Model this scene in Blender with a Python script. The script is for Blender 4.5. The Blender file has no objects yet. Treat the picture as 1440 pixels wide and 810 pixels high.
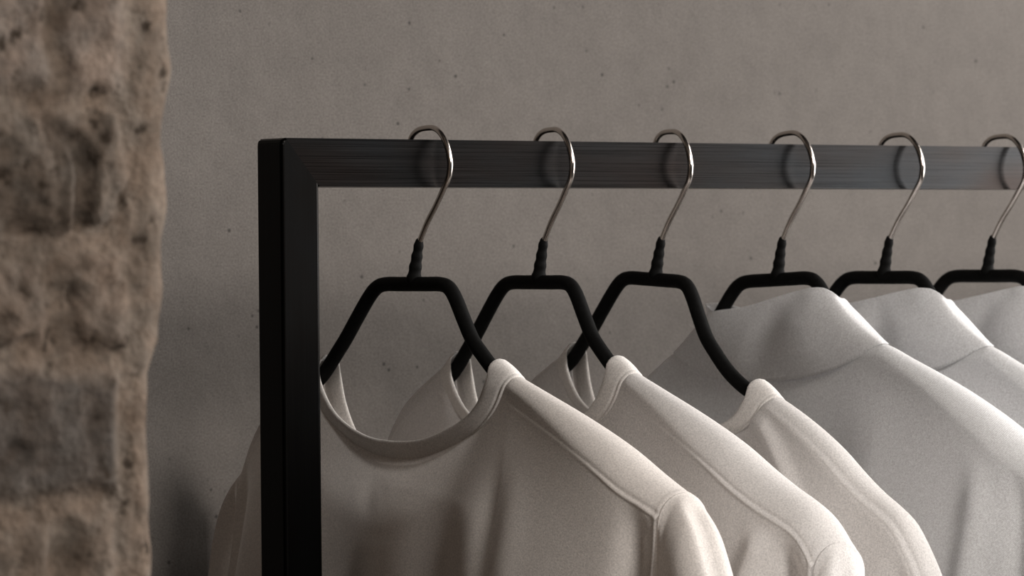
import bpy, math, random
import numpy as np
from mathutils import Matrix, Vector, noise as mnoise

SC = bpy.context.scene
COL = SC.collection
random.seed(4)
Z0 = 1.55            # height of the rail's underside above the floor
TUBE = 0.0282        # square tube of the rack
RAILH = 0.030

# ------------------------------------------------------------------ helpers
def interp(pts):
    xs = np.array([p[0] for p in pts], float); ys = np.array([p[1] for p in pts], float)
    # monotone cubic (PCHIP) so traced curves stay smooth
    d = np.diff(ys) / np.diff(xs); h = np.diff(xs)
    m = np.zeros(len(xs)); m[0] = d[0]; m[-1] = d[-1]
    for i in range(1, len(xs) - 1):
        if d[i-1] * d[i] > 0:
            w1 = 2*h[i] + h[i-1]; w2 = h[i] + 2*h[i-1]
            m[i] = (w1 + w2) / (w1/d[i-1] + w2/d[i])
    def f(x):
        x = np.clip(np.asarray(x, float), xs[0], xs[-1])
        i = np.clip(np.searchsorted(xs, x) - 1, 0, len(xs) - 2)
        t = (x - xs[i]) / h[i]
        return ((2*t**3 - 3*t**2 + 1)*ys[i] + (t**3 - 2*t**2 + t)*h[i]*m[i]
                + (-2*t**3 + 3*t**2)*ys[i+1] + (t**3 - t**2)*h[i]*m[i+1])
    return f

def mesh_obj(name, verts, faces, mat, parent=None, smooth=True, local=True):
    me = bpy.data.meshes.new(name)
    me.from_pydata([tuple(map(float, v)) for v in verts], [], faces)
    me.materials.append(mat)
    if smooth:
        me.polygons.foreach_set('use_smooth', [True]*len(me.polygons))
    me.validate(); me.update()
    o = bpy.data.objects.new(name, me); COL.objects.link(o)
    if parent: o.parent = parent
    return o

def grid_faces(r, c, wrap_c=False, wrap_r=False, off=0):
    F = []
    for i in range(r if wrap_r else r - 1):
        for j in range(c if wrap_c else c - 1):
            a = i*c + j; b = i*c + (j+1) % c
            k = (i+1) % r
            F.append((off+a, off+b, off+k*c+(j+1) % c, off+k*c+j))
    return F

def weld(o, dist=1e-5):
    import bmesh
    bm = bmesh.new(); bm.from_mesh(o.data)
    bmesh.ops.remove_doubles(bm, verts=bm.verts, dist=dist)
    bmesh.ops.recalc_face_normals(bm, faces=bm.faces)
    bm.to_mesh(o.data); bm.free(); o.data.update()

def tube_mesh(path, radii, seg=20, flat=1.0):
    """closed round tube along a smooth 3-D path with rounded ends"""
    P = np.array(path, float); n = len(P)
    R = np.broadcast_to(np.asarray(radii, float), (n,)).copy()
    T = np.gradient(P, axis=0); T /= np.linalg.norm(T, axis=1)[:, None]
    up = np.array([0, 1.0, 0])
    V = []; 
    # end caps: extra rings
    rings = []
    for a in (80, 60, 40, 20):
        a = math.radians(a); rings.append((P[0] - T[0]*R[0]*math.sin(a), T[0], R[0]*math.cos(a)))
    for i in range(n): rings.append((P[i], T[i], R[i]))
    for a in (20, 40, 60, 80):
        a = math.radians(a); rings.append((P[-1] + T[-1]*R[-1]*math.sin(a), T[-1], R[-1]*math.cos(a)))
    for p, t, r in rings:
        u = up - t*np.dot(up, t); u /= np.linalg.norm(u); w = np.cross(t, u)
        for k in range(seg):
            a = 2*math.pi*k/seg
            V.append(p + u*r*math.cos(a)*flat + w*r*math.sin(a))
    F = grid_faces(len(rings), seg, wrap_c=True)
    F.append(tuple(range(seg))[::-1]); m = (len(rings)-1)*seg
    F.append(tuple(range(m, m+seg)))
    return V, F

def resample(pts, n):
    """Catmull-Rom through points, resampled evenly"""
    P = np.array(pts, float); Q = np.vstack([2*P[0]-P[1], P, 2*P[-1]-P[-2]]); out = []
    for i in range(1, len(Q)-2):
        for t in np.linspace(0, 1, 24, endpoint=False):
            a, b, c, d = Q[i-1], Q[i], Q[i+1], Q[i+2]
            out.append(0.5*((2*b) + (c-a)*t + (2*a-5*b+4*c-d)*t*t + (-a+3*b-3*c+d)*t**3))
    out.append(P[-1]); out = np.array(out)
    L = np.r_[0, np.cumsum(np.linalg.norm(np.diff(out, axis=0), axis=1))]
    s = np.linspace(0, L[-1], n)
    return np.stack([np.interp(s, L, out[:, k]) for k in range(out.shape[1])], 1)

def box_obj(name, lo, hi, mat, parent=None, bevel=0.0, seg=3):
    import bmesh
    bm = bmesh.new(); bmesh.ops.create_cube(bm, size=1)
    for v in bm.verts:
        v.co = Vector([lo[i] + (v.co[i]+.5)*(hi[i]-lo[i]) for i in range(3)])
    if bevel:
        bmesh.ops.bevel(bm, geom=bm.edges[:], offset=bevel, segments=seg, profile=.5, affect='EDGES')
    me = bpy.data.meshes.new(name); bm.to_mesh(me); bm.free()
    me.materials.append(mat)
    me.polygons.foreach_set('use_smooth', [bool(bevel)]*len(me.polygons))
    o = bpy.data.objects.new(name, me); COL.objects.link(o)
    if parent: o.parent = parent
    if bevel:
        m = o.modifiers.new('wn', 'WEIGHTED_NORMAL'); m.keep_sharp = True
    return o

def empty(name, loc, rot=(0, 0, 0)):
    o = bpy.data.objects.new(name, None); COL.objects.link(o)
    o.location = loc; o.rotation_euler = rot; o.empty_display_size = .05
    return o

def tag(o, label=None, cat=None, group=None, kind=None):
    if label: o['label'] = label
    if cat: o['category'] = cat
    if group: o['group'] = group
    if kind: o['kind'] = kind
    return o

# ---------------------------------------------------------------- materials
def new_mat(name):
    m = bpy.data.materials.new(name); m.use_nodes = True
    nt = m.node_tree; nt.nodes.clear()
    out = nt.nodes.new('ShaderNodeOutputMaterial')
    b = nt.nodes.new('ShaderNodeBsdfPrincipled')
    nt.links.new(b.outputs[0], out.inputs[0])
    return m, nt, b, out

def nd(nt, typ, **kw):
    n = nt.nodes.new(typ)
    for k, v in kw.items():
        if k in n.inputs: n.inputs[k].default_value = v
        else: setattr(n, k, v)
    return n

def ramp(nt, src, stops):
    r = nt.nodes.new('ShaderNodeValToRGB'); e = r.color_ramp.elements
    while len(e) < len(stops): e.new(.5)
    for el, (p, c) in zip(e, stops):
        el.position = p; el.color = (*c, 1) if len(c) == 3 else c
    nt.links.new(src, r.inputs[0]); return r

def mixc(nt, fac, a, b, mode='MIX'):
    m = nt.nodes.new('ShaderNodeMix'); m.data_type = 'RGBA'; m.blend_type = mode
    for sock, v in ((m.inputs[0], fac), (m.inputs[6], a), (m.inputs[7], b)):
        if isinstance(v, (int, float)): sock.default_value = v
        elif isinstance(v, tuple): sock.default_value = (*v, 1)
        else: nt.links.new(v, sock)
    return m.outputs[2]

def coords(nt, scale=(1, 1, 1), out='Object'):
    t = nt.nodes.new('ShaderNodeTexCoord'); m = nt.nodes.new('ShaderNodeMapping')
    m.inputs['Scale'].default_value = scale
    nt.links.new(t.outputs[out], m.inputs[0]); return m.outputs[0]

def tex(nt, co, typ='ShaderNodeTexNoise', **kw):
    n = nd(nt, typ, **kw); nt.links.new(co, n.inputs['Vector']); return n

def bump(nt, h, strength, dist, b, prev=None):
    n = nd(nt, 'ShaderNodeBump', Strength=strength, Distance=dist)
    nt.links.new(h, n.inputs['Height'])
    if prev: nt.links.new(prev.outputs[0], n.inputs['Normal'])
    nt.links.new(n.outputs[0], b.inputs['Normal']); return n

def mat_plaster():
    m, nt, b, _ = new_mat('grey_plaster')
    co = coords(nt)
    big = tex(nt, co, Scale=3.0, Detail=4.0, Roughness=.55)
    mid = tex(nt, co, Scale=38.0, Detail=4.0, Roughness=.6)
    fine = tex(nt, co, Scale=800.0, Detail=2.0, Roughness=.75)
    c = ramp(nt, big.outputs[0], [(.3, (.104, .0935, .085)), (.7, (.122, .1105, .101))]).outputs[0]
    c2 = ramp(nt, mid.outputs[0], [(.35, (.93, .93, .93)), (.65, (1.04, 1.04, 1.04))]).outputs[0]
    c = mixc(nt, 1.0, c, c2, 'MULTIPLY')
    c3 = ramp(nt, fine.outputs[0], [(.3, (.64, .63, .62)), (.7, (1.33, 1.33, 1.33))]).outputs[0]
    c = mixc(nt, 1.0, c, c3, 'MULTIPLY')
    v = tex(nt, co, 'ShaderNodeTexVoronoi', Scale=75.0, Randomness=1.0)
    sel = tex(nt, co, Scale=45.0, Detail=1.0)
    pit = ramp(nt, v.outputs['Distance'], [(.06, (1, 1, 1)), (.13, (0, 0, 0))]).outputs[0]
    gate = ramp(nt, sel.outputs[0], [(.53, (0, 0, 0)), (.60, (1, 1, 1))]).outputs[0]
    pm = mixc(nt, 1.0, pit, gate, 'MULTIPLY')
    c = mixc(nt, pm, c, (.04, .036, .033))
    nt.links.new(c, b.inputs['Base Color'])
    b.inputs['Roughness'].default_value = .9
    b.inputs['Specular IOR Level'].default_value = .25
    n = bump(nt, mid.outputs[0], .25, .004, b)
    bump(nt, fine.outputs[0], .35, .0006, b, n)
    return m

def mat_fabric(name, col, trans=.22, rib=0.0):
    m, nt, b, out = new_mat(name)
    co = coords(nt)
    n1 = tex(nt, co, Scale=900.0, Detail=2.0, Roughness=.6)
    n2 = tex(nt, co, Scale=14.0, Detail=3.0)
    c = ramp(nt, n1.outputs[0], [(.3, tuple(x*.82 for x in col)), (.7, tuple(min(.97, x*1.15) for x in col))]).outputs[0]
    nt.links.new(c, b.inputs['Base Color'])
    b.inputs['Roughness'].default_value = .95
    b.inputs['Specular IOR Level'].default_value = .12
    b.inputs['Sheen Weight'].default_value = .15
    b.inputs['Sheen Roughness'].default_value = .5
    pn = bump(nt, n2.outputs[0], .12, .006, b)
    if rib:
        w = tex(nt, coords(nt), 'ShaderNodeTexWave', Scale=rib, Distortion=.4)
        w.bands_direction = 'DIAGONAL'
        pn = bump(nt, w.outputs[0], .30, .0006, b, pn)
    bump(nt, n1.outputs[0], .30, .0005, b, pn)
    tr = nd(nt, 'ShaderNodeBsdfTranslucent'); nt.links.new(c, tr.inputs[0])
    mx = nt.nodes.new('ShaderNodeMixShader'); mx.inputs[0].default_value = trans
    nt.links.new(b.outputs[0], mx.inputs[1]); nt.links.new(tr.outputs[0], mx.inputs[2])
    nt.links.new(mx.outputs[0], out.inputs[0])
    return m

def mat_steel():
    m, nt, b, _ = new_mat('raw_brushed_steel')
    s1 = tex(nt, coords(nt, (6, 700, 1500)), Scale=1.0, Detail=4.0, Roughness=.65)
    s2 = tex(nt, coords(nt, (3, 8, 8)), Scale=3.0, Detail=4.0)
    c = ramp(nt, s2.outputs[0], [(.33, (.021, .0172, .0158)), (.5, (.021, .0200, .0198)), (.68, (.0205, .0222, .024))]).outputs[0]
    c2 = ramp(nt, s1.outputs[0], [(.3, (.82, .82, .82)), (.7, (1.15, 1.15, 1.15))]).outputs[0]
    c = mixc(nt, 1.0, c, c2, 'MULTIPLY')
    nt.links.new(c, b.inputs['Base Color'])
    b.inputs['Metallic'].default_value = 1.0
    r = ramp(nt, s1.outputs[0], [(.3, (.24, .24, .24)), (.7, (.34, .34, .34))])
    nt.links.new(r.outputs[0], b.inputs['Roughness'])
    bump(nt, s1.outputs[0], .04, .0003, b)
    return m

def mat_post_steel():
    m, nt, b, _ = new_mat('raw_brushed_steel_shaded')
    s1 = tex(nt, coords(nt, (900, 300, 6)), Scale=1.0, Detail=4.0, Roughness=.65)
    s2 = tex(nt, coords(nt, (8, 8, 5)), Scale=3.0, Detail=4.0)
    c = ramp(nt, s2.outputs[0], [(.33, (.005, .0043, .0038)), (.5, (.0055, .0052, .005)), (.68, (.0058, .006, .006))]).outputs[0]  # rail steel again, darkened: the uprights' shade is put into the colour
    c2 = ramp(nt, s1.outputs[0], [(.3, (.75, .75, .75)), (.7, (1.2, 1.2, 1.2))]).outputs[0]
    c = mixc(nt, 1.0, c, c2, 'MULTIPLY')
    nt.links.new(c, b.inputs['Base Color'])
    b.inputs['Metallic'].default_value = 1.0
    b.inputs['Roughness'].default_value = .38
    bump(nt, s1.outputs[0], .04, .0003, b)
    return m

def mat_chrome():
    m, nt, b, _ = new_mat('hook_wire')
    n = tex(nt, coords(nt), Scale=60.0, Detail=3.0)
    c = ramp(nt, n.outputs[0], [(.3, (.50, .45, .41)), (.7, (.60, .55, .51))])
    nt.links.new(c.outputs[0], b.inputs['Base Color'])
    b.inputs['Metallic'].default_value = 1.0; b.inputs['Roughness'].default_value = .22
    return m

def mat_rubber():
    m, nt, b, _ = new_mat('black_rubber_coating')
    n = tex(nt, coords(nt), Scale=300.0, Detail=3.0)
    c = ramp(nt, n.outputs[0], [(.3, (.0035, .0035, .0034)), (.7, (.0055, .0054, .0052))])
    nt.links.new(c.outputs[0], b.inputs['Base Color'])
    b.inputs['Roughness'].default_value = .7; b.inputs['Specular IOR Level'].default_value = .06
    bump(nt, n.outputs[0], .2, .0006, b)
    return m

def mat_stone():
    m, nt, b, _ = new_mat('old_brick_and_mortar')
    co = coords(nt)
    at = nd(nt, 'ShaderNodeAttribute'); at.attribute_name = 'stone'
    big = tex(nt, co, Scale=26.0, Detail=6.0, Roughness=.62)
    fine = tex(nt, co, Scale=240.0, Detail=4.0, Roughness=.65)
    spot = tex(nt, co, Scale=85.0, Detail=5.0, Roughness=.6)
    c2 = ramp(nt, big.outputs[0], [(.30, (.62, .58, .54)), (.5, (1, .97, .94)), (.72, (1.32, 1.27, 1.22))]).outputs[0]
    c = mixc(nt, 1.0, at.outputs['Color'], c2, 'MULTIPLY')
    c3 = ramp(nt, fine.outputs[0], [(.3, (.74, .73, .72)), (.7, (1.2, 1.2, 1.2))]).outputs[0]
    c = mixc(nt, 1.0, c, c3, 'MULTIPLY')
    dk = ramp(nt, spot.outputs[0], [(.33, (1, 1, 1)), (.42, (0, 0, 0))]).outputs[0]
    warm = tex(nt, co, Scale=48.0, Detail=4.0, Roughness=.6)
    wc = ramp(nt, warm.outputs[0], [(.38, (1.0, 1.0, 1.0)), (.62, (1.08, 1.0, .945))]).outputs[0]
    c = mixc(nt, 1.0, c, wc, 'MULTIPLY')
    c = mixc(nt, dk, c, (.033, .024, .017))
    nt.links.new(c, b.inputs['Base Color'])
    b.inputs['Roughness'].default_value = .95; b.inputs['Specular IOR Level'].default_value = .15
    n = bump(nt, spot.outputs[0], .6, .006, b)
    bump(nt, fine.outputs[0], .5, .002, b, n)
    return m

def mat_floor():
    m, nt, b, _ = new_mat('grey_concrete_floor')
    n = tex(nt, coords(nt), Scale=6.0, Detail=6.0)
    c = ramp(nt, n.outputs[0], [(.3, (.035, .030, .026)), (.7, (.05, .044, .038))])
    nt.links.new(c.outputs[0], b.inputs['Base Color']); b.inputs['Roughness'].default_value = .7
    return m

M_PLASTER = mat_plaster(); M_STEEL = mat_steel(); M_POST = mat_post_steel()
M_HOOK = mat_chrome(); M_RUB = mat_rubber(); M_STONE = mat_stone(); M_FLOOR = mat_floor()
M_COTTON = mat_fabric('warm_white_cotton', (.77, .722, .68))
M_COTTON2 = mat_fabric('neutral_white_cotton', (.765, .735, .712), trans=.2)
M_KNIT = mat_fabric('cool_white_knit', (.87, .855, .855), rib=420.0)
M_RIB = mat_fabric('warm_white_rib', (.79, .755, .72), trans=.12)

# ---------------------------------------------------------------- the rack
rack = empty('garment_rack', (0, 0, 0))
tag(rack, 'square tube steel clothes rack frame carrying the black hangers', 'clothes rack')
RX = 1.36
def prism(name, poly, mat, parent, bevel, cut):
    """tube length: front outline extruded through the tube's depth; edges on a welded cut stay sharp"""
    import bmesh
    bm = bmesh.new(); n = len(poly)
    a = [bm.verts.new((x, 0, z)) for x, z in poly]; b = [bm.verts.new((x, TUBE, z)) for x, z in poly]
    bm.faces.new(a); bm.faces.new(b[::-1])
    for i in range(n): bm.faces.new((a[i], b[i], b[(i+1) % n], a[(i+1) % n]))
    bmesh.ops.recalc_face_normals(bm, faces=bm.faces)
    E = [e for e in bm.edges if not all(cut(v.co.x, v.co.z) for v in e.verts) or False]
    bmesh.ops.bevel(bm, geom=E, offset=bevel, segments=4, profile=.5, affect='EDGES')
    me = bpy.data.meshes.new(name); bm.to_mesh(me); bm.free(); me.materials.append(mat)
    o = bpy.data.objects.new(name, me); COL.objects.link(o); o.parent = parent
    return o
ZT = Z0 + RAILH
CH = .0032
cutp = [(CH, ZT), (TUBE, Z0), (RX - CH, ZT), (RX - TUBE, Z0)]
on = lambda x, z: any(abs(x - a) + abs(z - b) < 1e-6 for a, b in cutp)
prism('rail', [(CH, ZT), (RX - CH, ZT), (RX - TUBE, Z0), (TUBE, Z0)], M_STEEL, rack, .0030, on)
prism('post', [(0, .03), (TUBE, .03), (TUBE, Z0), (CH, ZT), (.0009, ZT - .0009), (0, ZT - CH)], M_POST, rack, .0022, on)
prism('post', [(RX, .03), (RX - TUBE, .03), (RX - TUBE, Z0), (RX - CH, ZT), (RX - .0009, ZT - .0009), (RX, ZT - CH)], M_POST, rack, .0022, on)
for x in (0, RX - TUBE):
    box_obj('foot', (x, -.24, 0), (x + TUBE, .27, .03), M_POST, rack, bevel=.0024)

# ---------------------------------------------------------------- hangers
S0 = -.0145           # the yoke sits a little behind the hook's contact point
ARM = [(0, -61.5), (15, -61.5), (30, -61.6), (39, -63.6), (47, -70), (59, -84.5), (69, -96.5), (79.5, -106),
       (90.5, -115.3), (100, -121.8), (112, -127.8), (128, -133.5), (165, -151.5), (180, -164), (188, -171)]
def bow(h):
    h = np.abs(h); return -2.5 + 28.0*np.clip((h - 85)/148.0, 0, 1.3)**1.8

ABOW = interp([(0, -.5), (40, -1.2), (55, -3.2), (70, -4.8), (85, -4.4), (98, -3.0), (112, -1.6), (128, .2), (165, 8), (195, 15), (224, 23)])
def make_hanger():
    root = empty('clothes_hanger', (0, 0, 0))
    pts = [(-h, z) for h, z in ARM[::-1]] + [(h, z) for h, z in ARM[1:]]
    P3 = [((S0*1000 + h)/1000, float(ABOW(abs(h)))/1000, z/1000) for h, z in pts]
    V, F = tube_mesh(resample(P3, 150), .0047, 20)
    fr = mesh_obj('frame', V, F, M_RUB, root)
    # rubber ferrule, wrapped over the foot of the hook
    fp = resample([(-.0130, -.001, -.0585), (-.0117, -.0005, -.050), (-.0100, 0, -.041), (-.0081, 0, -.0345)], 26)
    t = np.linspace(0, 1, 26)
    rad = .0045 - .0017*t + .00025*np.sin(t*23) + np.where(t < .1, (.1-t)*.006, 0)
    V, F = tube_mesh(fp, rad, 20)
    mesh_obj('ferrule', V, F, M_RUB, root)
    hp = [(-8.4, -37), (-6.9, -33.4), (.9, -22.2), (10.1, -11.8), (18.8, -1.2), (24.2, 6.5)]
    for a in np.linspace(6, 90, 9):          # near half of the hook, round
        a = math.radians(a); hp.append((5.2 + 20.8*math.cos(a), 11.5 + 26.4*math.sin(a)))
    for a in np.linspace(90, 192, 10)[1:]:   # far half, steeper behind the rail
        a = math.radians(a); c, q = math.cos(a), math.sin(a); e = 2/3.0
        hp.append((5.2 - 23.8*abs(c)**e, 19.1 + 18.8*math.copysign(abs(q)**e, q)))
    V, F = tube_mesh(resample([(x/1000, 0, z/1000) for x, z in hp], 130), .00185, 16)
    mesh_obj('hook', V, F, M_HOOK, root)
    return root

def copy_tree(o):
    c = o.copy(); COL.objects.link(c)
    for ch in list(o.children):
        d = ch.copy(); COL.objects.link(d); d.parent = c
    return c

HX = [.1201, .2199, .3208, .4246, .5260, .6256]
PHI = [0, -4, -6, 0, 0, 0]
TILT = [0, 0, 2.4, -2.2, 0, 0]
HLAB = ['black rubber coated hanger nearest the left post, holding a wide neck t-shirt',
        'black hanger second from the left post, crossing both neighbouring t-shirt hangers',
        'black hanger third from the left post, in front of the first high collared top',
        'black hanger fourth from the left post, holding the first high collared top',
        'black hanger fifth from the left post, holding the second high collared top',
        'black hanger at the right edge of the photo, hook cut by the frame']
def hang(i):
    """hung on the rail: turned by PHI about the vertical, swung by TILT about the rail's top"""
    t, a = math.radians(TILT[i]), math.radians(PHI[i] - 90)
    sh = -.0305*math.sin(t)
    return (HX[i] + sh*math.cos(a), TUBE/2 + sh*math.sin(a), Z0 + .0305*(1 - math.cos(t))), (0, t, a)
proto = None
for i in range(6):
    if proto is None: h = proto = make_hanger()
    else: h = copy_tree(proto)
    h.location, h.rotation_euler = hang(i)
    tag(h, HLAB[i], 'hanger', 'black hangers on the rail')

# ---------------------------------------------------------------- garments
# local frame of a garment: x along the hanger (towards the viewer), y across it, z up, millimetres
TOP_N = interp([(60, -112.5), (92, -112.5), (100, -114), (112, -119), (128, -125.5), (165, -142), (195, -158.5), (217, -174),
                (235, -186), (245, -192), (256, -200.5), (268, -219), (277, -238), (294, -295), (308, -360)])
TOP_F = interp([(60, -112.5), (92, -112.5), (100, -114), (112, -119), (128, -125.5), (165, -142), (190, -161), (207, -180),
                (219, -191), (229, -205), (236, -224), (241, -249), (247, -290), (255, -360)])
COLTOP = interp([(60, -104), (96, -105.5), (108, -108.5), (128, -117.5), (165, -136), (195, -155), (217, -172),
                 (235, -186), (245, -192), (256, -200.5), (268, -219), (277, -238), (294, -295), (308, -360)])
COLTOP_F = interp([(60, -104), (96, -105.5), (108, -108.5), (128, -117.5), (165, -136), (190, -157), (207, -176),
                (219, -190), (229, -205), (236, -224), (241, -249), (247, -290), (255, -360)])
HEM = -800.0

def qc(x):
    x = np.clip(x, 0, 1); return np.sqrt(np.clip(1 - (1 - x)**2, 0, 1))
def sst(a, b, x):
    t = np.clip((x - a)/(b - a), 0, 1); return t*t*(3 - 2*t)
def gauss(x, m, s): return np.exp(-((x - m)/s)**2)

def thick(h, t, rmin, rmax):
    """half depth of the garment under the shoulder line"""
    a = np.abs(h)
    R = rmin + np.where(h < 0, .6, 1.0)*(rmax - rmin)*sst(100, 215, a)
    base = R*qc(t/R)
    return base + 25*sst(12, 150, t)*np.clip(1 - (a/240.0)**2, 0, 1) + 9*sst(20, 260, t) - 14*sst(250, 560, t)*np.clip(1 - (a/240.0)**2, 0, 1)

class Style: pass
def style(**k):
    s = Style(); s.arm = 236; s.arm_f = 214; s.seam = 17; s.rmin = 7.6; s.rmax = 19; s.collar = False; s.fold = None; s.seed = 0
    s.mat = M_COTTON; s.rib = M_RIB; s.ds = 0.0; s.ns = 1.0; s.hs = 0.0; s.nsf = 1.0; s.dz = 0.0
    for a, b in k.items(): setattr(s, a, b)
    return s

# neckline of the crew-neck tees: outer seam and inner rim of the band, on the side in view and on the other side
N_OUT = interp([(0, -176), (20, -174.8), (36, -171), (52, -166), (66, -160), (80, -153.5), (89, -147.5), (98, -139.5), (104, -131), (108, -124), (111, -118.6)])
N_OUTF = interp([(0, -176), (20, -174.8), (36, -171), (52, -166), (66, -159.5), (80, -152), (90, -144.5), (98, -136.5), (104, -129), (108, -123), (111, -118.6)])
O_OUT = interp([(0, -202), (40, -198), (70, -189), (93, -171), (103.5, -151), (109, -133), (111, -118.6)])
C_OUT = interp([(0, -131), (8, -130.95), (30, -130), (60, -126.5), (85, -119.5), (98, -113.5), (108, -108.5)])   # collar seam
C_OTH = interp([(0, -120), (8, -119.98), (40, -118.5), (75, -114.5), (98, -110.5), (108, -108.5)])

def make_body(st, root):
    hn = 108.0 if st.collar else 111.0*st.ns
    hnf = 108.0 if st.collar else 111.0*st.nsf
    topn, topf = (COLTOP, COLTOP_F) if st.collar else (TOP_N, TOP_F)
    def top(h): return np.where(h >= 0, topn(np.abs(h)), topf(np.abs(h)))
    cols = np.r_[-st.arm_f + np.array([0, .8, 1.6, 2.4, 3.4]), np.linspace(-st.arm_f + 6, -hnf, 44),
                 -np.where(np.linspace(math.pi/2, -math.pi/2, 71) > 0, hnf, hn)[1:-1]*np.sin(np.linspace(math.pi/2, -math.pi/2, 71))[1:-1], np.linspace(hn, st.arm - 6, 62),
                 st.arm - np.array([4.2, 3.2, 2.4, 1.6, .8, 0])]
    sgn = np.where(cols >= 0, 1.0, -1.0)
    HN = np.where(cols >= 0, hn, hnf); rel = np.minimum(np.abs(cols)/HN, 1.0)
    nref = 108.0 if st.collar else 111.0
    tref = COLTOP if st.collar else TOP_N
    dzn = (top(sgn*HN) - top(sgn*nref))*rel**2
    rows = np.r_[-5, -2.5, np.linspace(0, 4, 11), np.linspace(5, 34, 44), np.linspace(35.5, 130, 44), np.linspace(136, 560, 40)]
    nc, nr = len(cols), len(rows)
    V = []; Fc = []
    for side in (-1, 1):
        Nk = (C_OUT if side < 0 else C_OTH) if st.collar else (N_OUT if side < 0 else O_OUT)
        hcl = np.abs(cols) < HN - 1e-6
        zt_sh = top(cols)
        nk = Nk(rel*nref)
        if side < 0 and not st.collar: nk = np.where(cols < 0, N_OUTF(rel*nref), nk)
        zt = np.where(hcl, nk + dzn, zt_sh)
        Hh, Tt = np.meshgrid(cols, rows)
        dz0 = np.broadcast_to(np.where(hcl, top(sgn*HN) - zt, 0.0), Hh.shape)     # how far below the shoulder point
        Tt = np.where(Tt < 0, Tt*np.clip(dz0/14.0, 0, 1), Tt)     # cloth carried a little way under the band
        z = zt[None, :] - Tt
        # hem levels off
        f = sst(120, 560, Tt); z = z*(1 - f) + (HEM + .02*np.abs(Hh))*f if False else z - f*(zt[None, :] - 560 - HEM)
        te = np.maximum(Tt + dz0, 0)
        w = thick(Hh, te, st.rmin, st.rmax)
        bl = sst(.6, 1.0, np.abs(Hh)/HN[None, :])
        w = w*bl + (1 - bl)*np.minimum(w, 7.6 + (.06 if st.collar else .11)*te + 4*sst(30, 90, te))
        w = w - (3.6*np.clip(dz0/22.0, 0, 1)**1.5 if st.collar else 2.4*np.clip(dz0/14.0, 0, 1))*(1 - sst(-3, 1.2, Tt))
        cen = bow(Hh)*np.exp(-np.clip(te, 0, None)/260.0)
        y = cen + side*w
        x = S0*1000 + st.ds + Hh*(1 + .02*sst(150, 600, Tt))*(1 - st.hs*sst(150, 250, Hh))
        # stitched shoulder seam, a little on the viewer's side
        if side < 0 and st.seam:
            sd = st.seam*(1 - .22*sst(200, st.arm, Hh))
            on = sst(-4, 8, np.abs(Hh) - HN[None, :])
            q = te - sd
            y = y + on*((.08 + .4*sst(165, 225, Hh))*gauss(q, -1.5, 1.2) - (.06 + .65*sst(165, 225, Hh))*gauss(q, 1.3, 1.4))
            z = z - on*.5*gauss(q, -1.6, 1.3)
        # collar / armhole seam lips
        lip = gauss(st.arm - Hh, 1.2, 1.4) + gauss(st.arm_f + Hh, 1.2, 1.4)
        y = y + side*.8*lip*qc(te/12)
        z = z + .8*lip*(1 - qc(te/12))
        # soft drape
        rs = np.random.RandomState(st.seed + (1 if side > 0 else 0))
        calm = bl + (1 - bl)*sst(2, 34, Tt)
        amp = sst(10, 140, te)*calm
        for k in range(7):
            c0 = rs.uniform(-210, 210); sg = rs.uniform(14, 34); a = rs.uniform(-2.3, 2.3); sl = rs.uniform(-.12, .12)
            y = y + a*amp*gauss(Hh - sl*te, c0, sg)
        y = y + side*amp*1.0*np.sin(Hh/17.0 + .004*te)
        # hollow beside the armhole
        vd = sst(8, 45, te)
        y = y - side*vd*6.5*gauss(Hh + .03*te, st.arm - 13, 9) - side*vd*6.5*gauss(-Hh + .03*te, st.arm_f - 13, 9)
        if side < 0 and st.fold is not None:
            y = y + st.fold(Hh, te, z)*calm
        off = len(V)
        V += list(np.stack([x, y, z], -1).reshape(-1, 3)/1000)
        F = grid_faces(nr, nc, off=off)
        Fc += F if side < 0 else [f[::-1] for f in F]
    o = mesh_obj('body', V, Fc, st.mat, root)
    weld(o, 2e-5)
    return o

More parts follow.
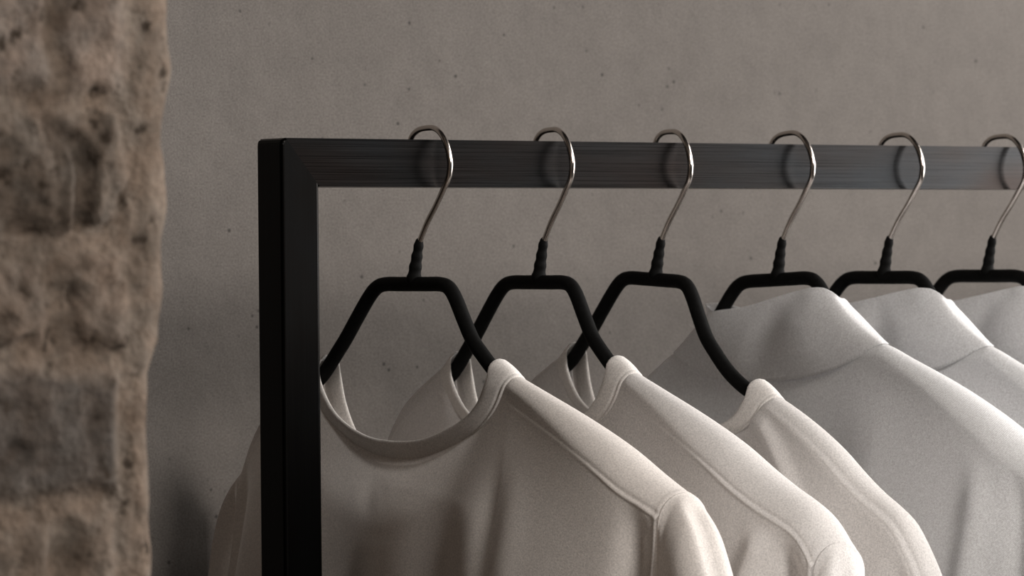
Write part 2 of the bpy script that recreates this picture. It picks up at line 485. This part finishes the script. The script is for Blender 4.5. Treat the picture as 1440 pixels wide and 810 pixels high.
def make_sleeve(st, root, near=True, length=1.0):
    sg = 1 if near else -1
    arm = st.arm if near else st.arm_f
    topn = (COLTOP if st.collar else TOP_N) if near else (COLTOP_F if st.collar else TOP_F)
    hmax = 308 if near else 255
    nv, nt = 70, 96
    V = []
    for v in np.linspace(0, 1, nv):
        h = arm + (hmax - arm)*v**1.25
        zt = float(topn(h))
        T = np.array([h, zt]); B = np.array([arm - 6 + 42*v, -440 - 25*v])
        cen = float(bow(arm))*math.exp(-(.9*v*180)/260.0)
        w = (st.rmax if near else st.rmin + .6*(st.rmax - st.rmin)) + 1.0*math.sin(min(1, v*4.0)*math.pi/2)
        L = np.linalg.norm(T - B)
        for k in range(nt):
            u = k/nt
            if u < .5: q = u*2; side = -1
            else: q = 2 - u*2; side = 1
            q = q**1.5 if q < 1 else 1     # denser near the top
            d = q*L
            r = w*(1 + (.85 if near and side < 0 else 0)*float(sst(0, .14, v)))
            n = w*min(float(qc(d/r)), float(qc((L - d)/w)))
            n += 7*float(sst(20, 200, d))*(1 if d < L - 30 else max(0, (L-d)/30.0))
            # sleeve folds: a hollow running down the middle of each side
            fv = float(sst(.03, .22, v))
            n -= fv*3.5*math.exp(-((d - 95)/22.0)**2)
            lip = math.exp(-((v - .012)/.014)**2)
            p = T + (B - T)*q
            if near:   # crease running down the outer edge
                p = p + (B - T)/L*float(sst(.07, .34, v))*6.0*math.exp(-((side*n - 3.0 + 3*v)/5.5)**2)*float(sst(34, 22, d) if False else 1 - sst(20, 34, d))
            n += .9*lip*float(qc(d/12))
            zt_l = .9*lip*(1 - float(qc(d/12)))
            if near: p = np.array([p[0]*(1 - st.hs*float(sst(150, 250, p[0]))), p[1]])
            V.append(((sg*p[0] + S0*1000 + st.ds)/1000, (cen + side*n)/1000, (p[1] + zt_l)/1000))
    F = grid_faces(nv, nt, wrap_c=True)
    if not near: F = [f[::-1] for f in F]
    o = mesh_obj('sleeve', V, F, st.mat, root)
    weld(o, 1e-6)
    return o

def strip(loop_sections, name, mat, root, closed_loop=True):
    """loop of closed cross-sections -> one solid ring"""
    S = np.array(loop_sections); n, k, _ = S.shape
    V = S.reshape(-1, 3)/1000
    F = grid_faces(n, k, wrap_c=True, wrap_r=closed_loop)
    o = mesh_obj(name, V, F, mat, root); weld(o, 1e-7)
    return o

I_N = interp([(0, -161.5), (15, -161), (28, -159.6), (42, -156.4), (55, -152.2), (68, -147), (78, -141), (85, -133.5), (89, -126), (92, -117), (93, -108.4)])
I_NF = interp([(0, -161.5), (15, -161), (28, -159.6), (42, -156.4), (55, -152), (68, -146), (77, -139.5), (84, -132.5), (89, -125.5), (92, -118), (93, -108.4)])
I_O = interp([(0, -187), (35, -183), (60, -176), (80, -161), (88.5, -143), (92, -126), (93, -108.4)])

def make_neckband(st, root):
    n = 120; secs = []; dn = (float(TOP_N(111*st.ns) - TOP_N(111)), float(TOP_F(111*st.nsf) - TOP_F(111)))
    def cur(f, hm, side, nn):
        th = np.linspace(-math.pi/2, math.pi/2, nn)
        h = hm*np.sin(th); return h, f(np.abs(h))
    pts = []
    for side in (-1, 1):
        ho, zo = cur(N_OUT if side < 0 else O_OUT, 111, side, n)
        hi, zi = cur(I_N if side < 0 else I_O, 93, side, n)
        if side < 0:
            zo = np.where(ho < 0, N_OUTF(np.abs(ho)), zo); zi = np.where(hi < 0, I_NF(np.abs(hi)), zi)
        if side > 0: ho, zo, hi, zi = ho[::-1], zo[::-1], hi[::-1], zi[::-1]
        for j in range(n - 1):
            pts.append((side, ho[j], zo[j], hi[j], zi[j]))
    for side, ho, zo, hi, zi in pts:
        q = 0 if ho >= 0 else 1; ns = (st.ns, st.nsf)[q]; ni = (111*ns - 18)/93; dzo = dn[q]*(ho/111)**2; dzi = dn[q]*(hi/93)**2
        ho *= ns; hi *= ni
        teo = max(0, -118.6 - zo); tei = max(0, -108.4 - zi)
        yo = float(bow(ho)) + side*float(min(7.6*qc(teo/7.0), 7.6 + .11*teo + 4*float(sst(30, 90, teo))))
        yi = float(bow(hi)) + side*float((7.4 + .10*tei + 3.2*float(sst(26, 80, tei)))*qc(tei/6.0))
        o = np.array([ho, yo, zo + dzo]); i = np.array([hi, yi, zi + dzi])
        a = o - i; L = np.linalg.norm(a); a = a/L
        # outward direction: away from the hanger plane, upwards where the band crosses the shoulder
        up = np.array([0, 0, 1.0]); sd = np.array([0, side, 0.0])
        wgt = float(sst(0, 14, min(teo, tei)))
        nrm = up*(1 - wgt) + sd*wgt
        nrm = nrm - a*np.dot(nrm, a); nrm /= np.linalg.norm(nrm)
        sec = []
        # rim (rounded), outer face with a slight belly, seam groove, back face
        prof = [(1.0, -.9), (1.02, .15), (.975, .75), (.93, 1.0), (.89, .7), (.85, .75), (.81, 1.25), (.7, 1.5), (.5, 1.7), (.3, 1.75), (.15, 1.6), (.06, 1.3), (.0, .7), (-.02, .1),
                (0, -.5), (.08, -.9), (.3, -.9), (.6, -.9)]
        for u, t in prof:
            p = i + a*L*u + nrm*t
            sec.append((p[0] + S0*1000 + st.ds, p[1], p[2]))
        secs.append(sec)
    return strip(secs, 'neckband', st.rib, root)

def make_collar(st, root):
    """stand-up knitted collar: flattened sleeve round the hanger's yoke, turned over at the top"""
    nl = 150; secs = []
    zt_f = interp([(-70, -83.5), (-50, -82), (-25, -81), (0, -77.5), (22, -73.8), (36, -71.6), (50, -70.0), (58, -70.3), (64, -72.3), (68, -75.2), (70, -78)])
    for k in range(nl):
        a = 2*math.pi*k/nl
        c, s = math.cos(a), math.sin(a)
        cs = math.copysign(abs(c)**.82, c); ss = math.copysign(abs(s)**.62, s)
        side = -1 if s < 0 else 1
        hb = 109*math.copysign(abs(c)**.9, c)
        base_z = float((C_OUT if s < 0 else C_OTH)(min(108, abs(hb)))) + 0.8
        yb = float(bow(hb))*.5 - 1 + ss*11.0
        ht = 70*cs; 
        top_z = float(zt_f(ht))
        if s > 0: top_z += (8.0*float(sst(34, 62, -ht)) - 1.5 - 6.5*float(sst(5, 45, ht)))*min(1.0, s*3)
        yt = -1.5 + ss*13.5
        sec = []
        NV = 26
        for v in np.linspace(0, 1, NV):
            h = hb + (ht - hb)*(v**.85)
            z = base_z + (top_z - base_z)*v
            bulge = math.sin(v*math.pi)**.8
            y = yb + (yt - yb)*v + ss*5.5*bulge
            if s < 0:   # soft dents of the knit in the face in view
                if st.seed % 2 == 0:
                    y += 3.0*math.exp(-((h - 6 - 26*(v - .5))/15.0)**2)*bulge**1.3 - 2.0*math.exp(-((h - 44)/20.0)**2)*bulge
                    y -= .5*math.exp(-((v - .24 - .0009*h)/.03)**2)*math.exp(-((h - 10)/50.0)**4)
                else:
                    y += 2.5*math.exp(-((h - 22 + 10*v)/12.0)**2)*bulge - 2*math.exp(-((h + 20)/22.0)**2)*bulge
            if s > 0: h -= 18.0*v**2*float(sst(34, 62, -ht))*min(1.0, s*3)
            # lip over the seam
            lipf = math.exp(-(v/.035)**2)
            sec.append((h, y + ss*1.3*lipf, z - .6*lipf))
        yv = [p[1] for p in sec]
        # rolled top and inside face
        h1, y1, z1 = sec[-1]
        for q in (30, 60, 90, 120, 150, 180):
            q = math.radians(q)
            sec.append((h1 - cs*1.6*(1 - math.cos(q)), y1 - ss*1.4*(1 - math.cos(q)), z1 + 1.4*math.sin(q)))
        hI, yI, zI = sec[-1]
        for v in (.9, .75, .55, .35, .2, .1, .04, 0):
            h = hb + (ht - hb)*(v**.85) - cs*1.8
            sec.append((h, float(np.interp(v, np.linspace(0, 1, NV), yv)) - ss*1.9, base_z + (top_z - base_z)*v))
        secs.append([(p[0] + S0*1000 + st.ds, p[1], p[2]) for p in sec])
    return strip(secs, 'collar', st.mat, root)

def fold_a(h, t, z):
    # first tee: dent under the band, two long soft folds
    y = 5.0*gauss(h, -18, 11)*gauss(t, 72, 16)
    y += 6.0*gauss(h, -28 + .0*t, 17)*sst(95, 150, t)
    y += 1.9*gauss(h - .02*t, 106, 10)*sst(40, 95, t) - 1.2*gauss(h - .02*t, 126, 13)*sst(40, 90, t)
    y += -2*gauss(h, 82, 15)*sst(45, 110, t)
    return y
def fold_b(h, t, z):
    y = -6*gauss(h + .25*(t - 60), 228, 7)*sst(22, 40, t)*(1 - sst(110, 150, t)) + 4*gauss(h + .25*(t - 60), 246, 8)*sst(22, 40, t)
    y += 2.5*gauss(h, 60, 20)*sst(40, 110, t)
    return y
def fold_c(h, t, z):
    # long slanting pocket of cloth under the near shoulder
    ln = h - (108 + 1.35*np.clip(t - 8, 0, 200)*1.0)
    y = 4.5*gauss(ln, -6, 9)*sst(8, 25, t)*sst(250, 200, h*0 + 0) if False else 4.5*gauss(ln, -8, 10)*sst(6, 22, t)*(1 - sst(110, 150, t))
    y += -4.0*gauss(ln, 16, 14)*sst(6, 22, t)*(1 - sst(110, 150, t))
    return y
def fold_d(h, t, z):
    # pleat by the near armhole crossed by a twin-stitched yoke seam
    y = -4.5*gauss(h + .10*(t - 60), 196, 8.5)*sst(24, 60, t)
    y += 2.5*gauss(h + .10*(t - 60), 214, 9)*sst(24, 60, t)
    zz = z + 219 + .02*(h - 150)
    on = sst(120, 150, h)
    on = on*(.22 + .78*gauss(h, 208, 16))
    y += .55*on*(gauss(zz, 4.0, 1.0) + gauss(zz, -4.0, 1.0))
    return y

STY = [style(fold=fold_a, seed=3), style(arm=268, seam=17, mat=M_COTTON2, fold=fold_b, seed=11), style(arm=284, seam=6, mat=M_COTTON2, rmax=12, hs=.07, ns=1.27, nsf=1.02, fold=fold_c, seed=21),
       style(collar=True, arm=240, seam=0, rmin=8, rmax=19, mat=M_KNIT, rib=M_KNIT, fold=fold_d, seed=30),
       style(collar=True, arm=240, seam=0, rmin=8, rmax=19, mat=M_KNIT, rib=M_KNIT, seed=41, fold=None),
       style(collar=True, arm=240, seam=0, rmin=8, rmax=19, mat=M_KNIT, rib=M_KNIT, seed=52, fold=None)]
GLAB = ['leftmost white t-shirt, its wide round neckline fully in view beside the left post',
        'white t-shirt behind the leftmost one, second from the left post',
        'white t-shirt third from the left post, just before the high collared tops',
        'first white high collared knit top, fourth from the left post, its collar largest in view',
        'second white high collared knit top, hanging from the fifth hanger',
        'white high collared knit top cut off by the right edge of the photo']
for i, st in enumerate(STY):
    nm = 'knit_top' if st.collar else 't_shirt'
    g = empty(nm, *hang(i)); g.location.z += st.dz/1000
    tag(g, GLAB[i], 'knit top' if st.collar else 't-shirt', 'white high collared tops on the rail' if st.collar else 'white t-shirts on the rail')
    make_body(st, g)
    make_sleeve(st, g, True); make_sleeve(st, g, False)
    if st.collar:
        make_collar(st, g)
    else:
        make_neckband(st, g)

# ---------------------------------------------------------------- setting
def structure(o, label=None):
    o['kind'] = 'structure'
    if label: o['label'] = label
    return o
YW = .315
structure(box_obj('wall_back', (-2.4, YW, 0), (3.6, YW + .12, 2.9), M_PLASTER), 'grey plastered wall behind the clothes rack')
structure(box_obj('floor', (-2.4, -4.0, -.1), (3.6, YW + .12, 0), M_FLOOR))

def rough_wall():
    """old brick wall end in the foreground: a thick slab with a weathered, displaced face"""
    EX, Y0, TH = -.372, -.452, .24
    fx = np.arange(-.60, EX + 1e-6, .0016); xs = np.r_[np.linspace(-2.2, -.62, 24), fx]
    fz = np.arange(Z0 - .36, Z0 + .22, .0016); zs = np.r_[np.linspace(0, Z0 - .38, 22), fz, np.linspace(Z0 + .24, 2.9, 22)]
    # courses (upper edge, height above rail underside in m), staggered joints
    edges = [-.40, -.335, -.272, -.214, -.158, -.090, -.036, .027, .092, .152, .216]
    rs = random.Random(7)
    tone = [(.42, .36, .31), (.46, .39, .33), (.42, .36, .31), (.44, .37, .31), (.25, .222, .20), (.40, .33, .275), (.31, .265, .225),
            (.53, .455, .40), (.47, .405, .35), (.44, .37, .32), (.40, .34, .29)]
    mortar = (.47, .395, .33)
    V = []; C = []
    for z in zs:
        zr = z - Z0
        for x in xs:
            p = Vector((x*1.0, 0, z))
            wob = .006*mnoise.noise(p*17) + .003*mnoise.noise(p*55)
            k = sum(1 for e in edges if e < zr + wob) - 1
            k = max(0, min(len(edges) - 2, k))
            lo, hi = edges[k], edges[k+1]
            dzj = min(zr + wob - lo, hi - zr - wob)
            # bricks 0.21 long, staggered, the corner closed by mortar
            xo = (x + wob*1.2 + (.105 if k % 2 else 0) + 10.0) % .215
            dxj = min(xo, .215 - xo)
            dxe = (EX - .020 - .012*mnoise.noise(Vector((k*3.1, 2.0, z*9)))) - x
            d = min(dzj, dxj, dxe)
            inb = max(0.0, min(1.0, (d - .002)/.010)); inb = inb*inb*(3 - 2*inb)
            f = mnoise.fractal(p*34, 1.0, 2.1, 5)
            f2 = mnoise.noise(p*95)
            pit = max(0.0, mnoise.noise(p*42 + Vector((5, 9, 1))) - .22)
            rough = {6: 2.9, 5: 2.1, 4: 1.5, 7: .6}.get(k, 1.0) if inb > .3 else .7
            dep = -.0045*inb - .0022*f*rough - .0006*f2*rough + .011*pit*(rough - .4)
            # chipped corner
            e = EX - x
            yoff = dep + (.006*(1 - e/.012)**2 if e < .012 else 0)
            xe = x
            if e < .03:
                xe = x + (1 - e/.03)*(.0045*(mnoise.noise(Vector((1, 3, z*9.5)))) + .0035*mnoise.noise(Vector((4, 1, z*31))) - .005 + .008*max(0.0, min(1.0, (zr + .098)/.016)) + .0055*max(0.0, min(1.0, (zr + .04)/.09)))
            V.append((xe, Y0 + yoff, z))
            t = tone[k]; g = .275 + .07*mnoise.noise(p*20 + Vector((3, 3, 3)))
            C.append([(mortar[c]*(1 - inb) + t[c]*inb)*g for c in range(3)])
    nr, nc = len(zs), len(xs)
    F = grid_faces(nr, nc)
    # right-hand return, back and the hidden edges
    b = len(V)
    for i in range(nr):
        for j in range(1, 7):
            v = V[i*nc + nc - 1]; d = j/6
            q = Vector((0, v[1] + d*TH, v[2]))
            V.append((v[0] + .004*mnoise.noise(q*30), v[1] + d*TH, v[2])); C.append([c*.26 for c in mortar])
    for i in range(nr - 1):
        prev = [i*nc + nc - 1, (i+1)*nc + nc - 1]
        for j in range(6):
            a1, a2 = b + i*6 + j, b + (i+1)*6 + j
            F.append((prev[0], a1, a2, prev[1])); prev = [a1, a2]
    c = len(V)
    for i in range(nr):
        V.append((xs[0], Y0 + TH, zs[i])); C.append([c*.26 for c in mortar])
    for i in range(nr - 1):
        F.append((b + i*6 + 5, c + i, c + i + 1, b + (i+1)*6 + 5))
        F.append((c + i, i*nc, (i+1)*nc, c + i + 1))
    for i in (0, nr - 1):
        ring = [i*nc + j for j in range(nc)] + [b + i*6 + j for j in range(6)] + [c + i]
        F.append(tuple(ring[::-1] if i == 0 else ring))
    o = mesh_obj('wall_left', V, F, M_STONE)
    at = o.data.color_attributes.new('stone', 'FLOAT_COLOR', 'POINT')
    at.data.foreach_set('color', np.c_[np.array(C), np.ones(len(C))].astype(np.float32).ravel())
    return structure(o, 'rough old brick wall edge in the near left, out of focus')
rough_wall()

# ---------------------------------------------------------------- light
W = bpy.data.worlds.new('world'); SC.world = W; W.use_nodes = True
bg = W.node_tree.nodes['Background']; bg.inputs[0].default_value = (1.0, .93, .87, 1); bg.inputs[1].default_value = .003

def area(name, loc, target, sx, sy, power, col):
    L = bpy.data.lights.new(name, 'AREA'); L.shape = 'RECTANGLE'; L.size = sx; L.size_y = sy
    L.energy = power; L.color = col
    o = bpy.data.objects.new(name, L); COL.objects.link(o); o.location = loc
    d = Vector(target) - Vector(loc); o.rotation_euler = d.to_track_quat('-Z', 'Y').to_euler()
    return o
area('window_daylight', (2.5, -1.0, 2.0), (.4, .1, 1.5), 1.3, 2.2, 128, (1.0, .965, .94))
area('front_fill_light', (.22, -3.2, 2.85), (.3, .0, 1.4), .8, .8, 96, (1.0, .945, .895))  # added fill light, no known window; brightens the garment faces in view

# ---------------------------------------------------------------- camera
f, yaw, pitch, roll, cx, cy, cz = 5655.13214, 0.64914, 0.00798, -0.00909, -1.38508, -2.05879, -0.04405
fw = Vector((math.sin(yaw)*math.cos(pitch), math.cos(yaw)*math.cos(pitch), -math.sin(pitch)))
r = Vector((math.cos(yaw), -math.sin(yaw), 0)); u = r.cross(fw)
r2 = r*math.cos(roll) + u*math.sin(roll); u2 = -r*math.sin(roll) + u*math.cos(roll)
cam = bpy.data.cameras.new('camera'); co = bpy.data.objects.new('camera', cam); COL.objects.link(co)
cam.sensor_width = 36; cam.lens = f/1440*36
Mx = Matrix((r2, u2, -fw)).transposed().to_4x4(); Mx.translation = Vector((cx, cy, cz + Z0)); co.matrix_world = Mx
cam.clip_start = .05; cam.clip_end = 50
cam.dof.use_dof = True; cam.dof.focus_distance = 2.50; cam.dof.aperture_fstop = 14; cam.dof.aperture_blades = 7
SC.camera = co

SC.view_settings.view_transform = 'Standard'; SC.view_settings.look = 'None'
SC.view_settings.gamma = 1; SC.view_settings.exposure = 0; SC.view_settings.use_curve_mapping = False
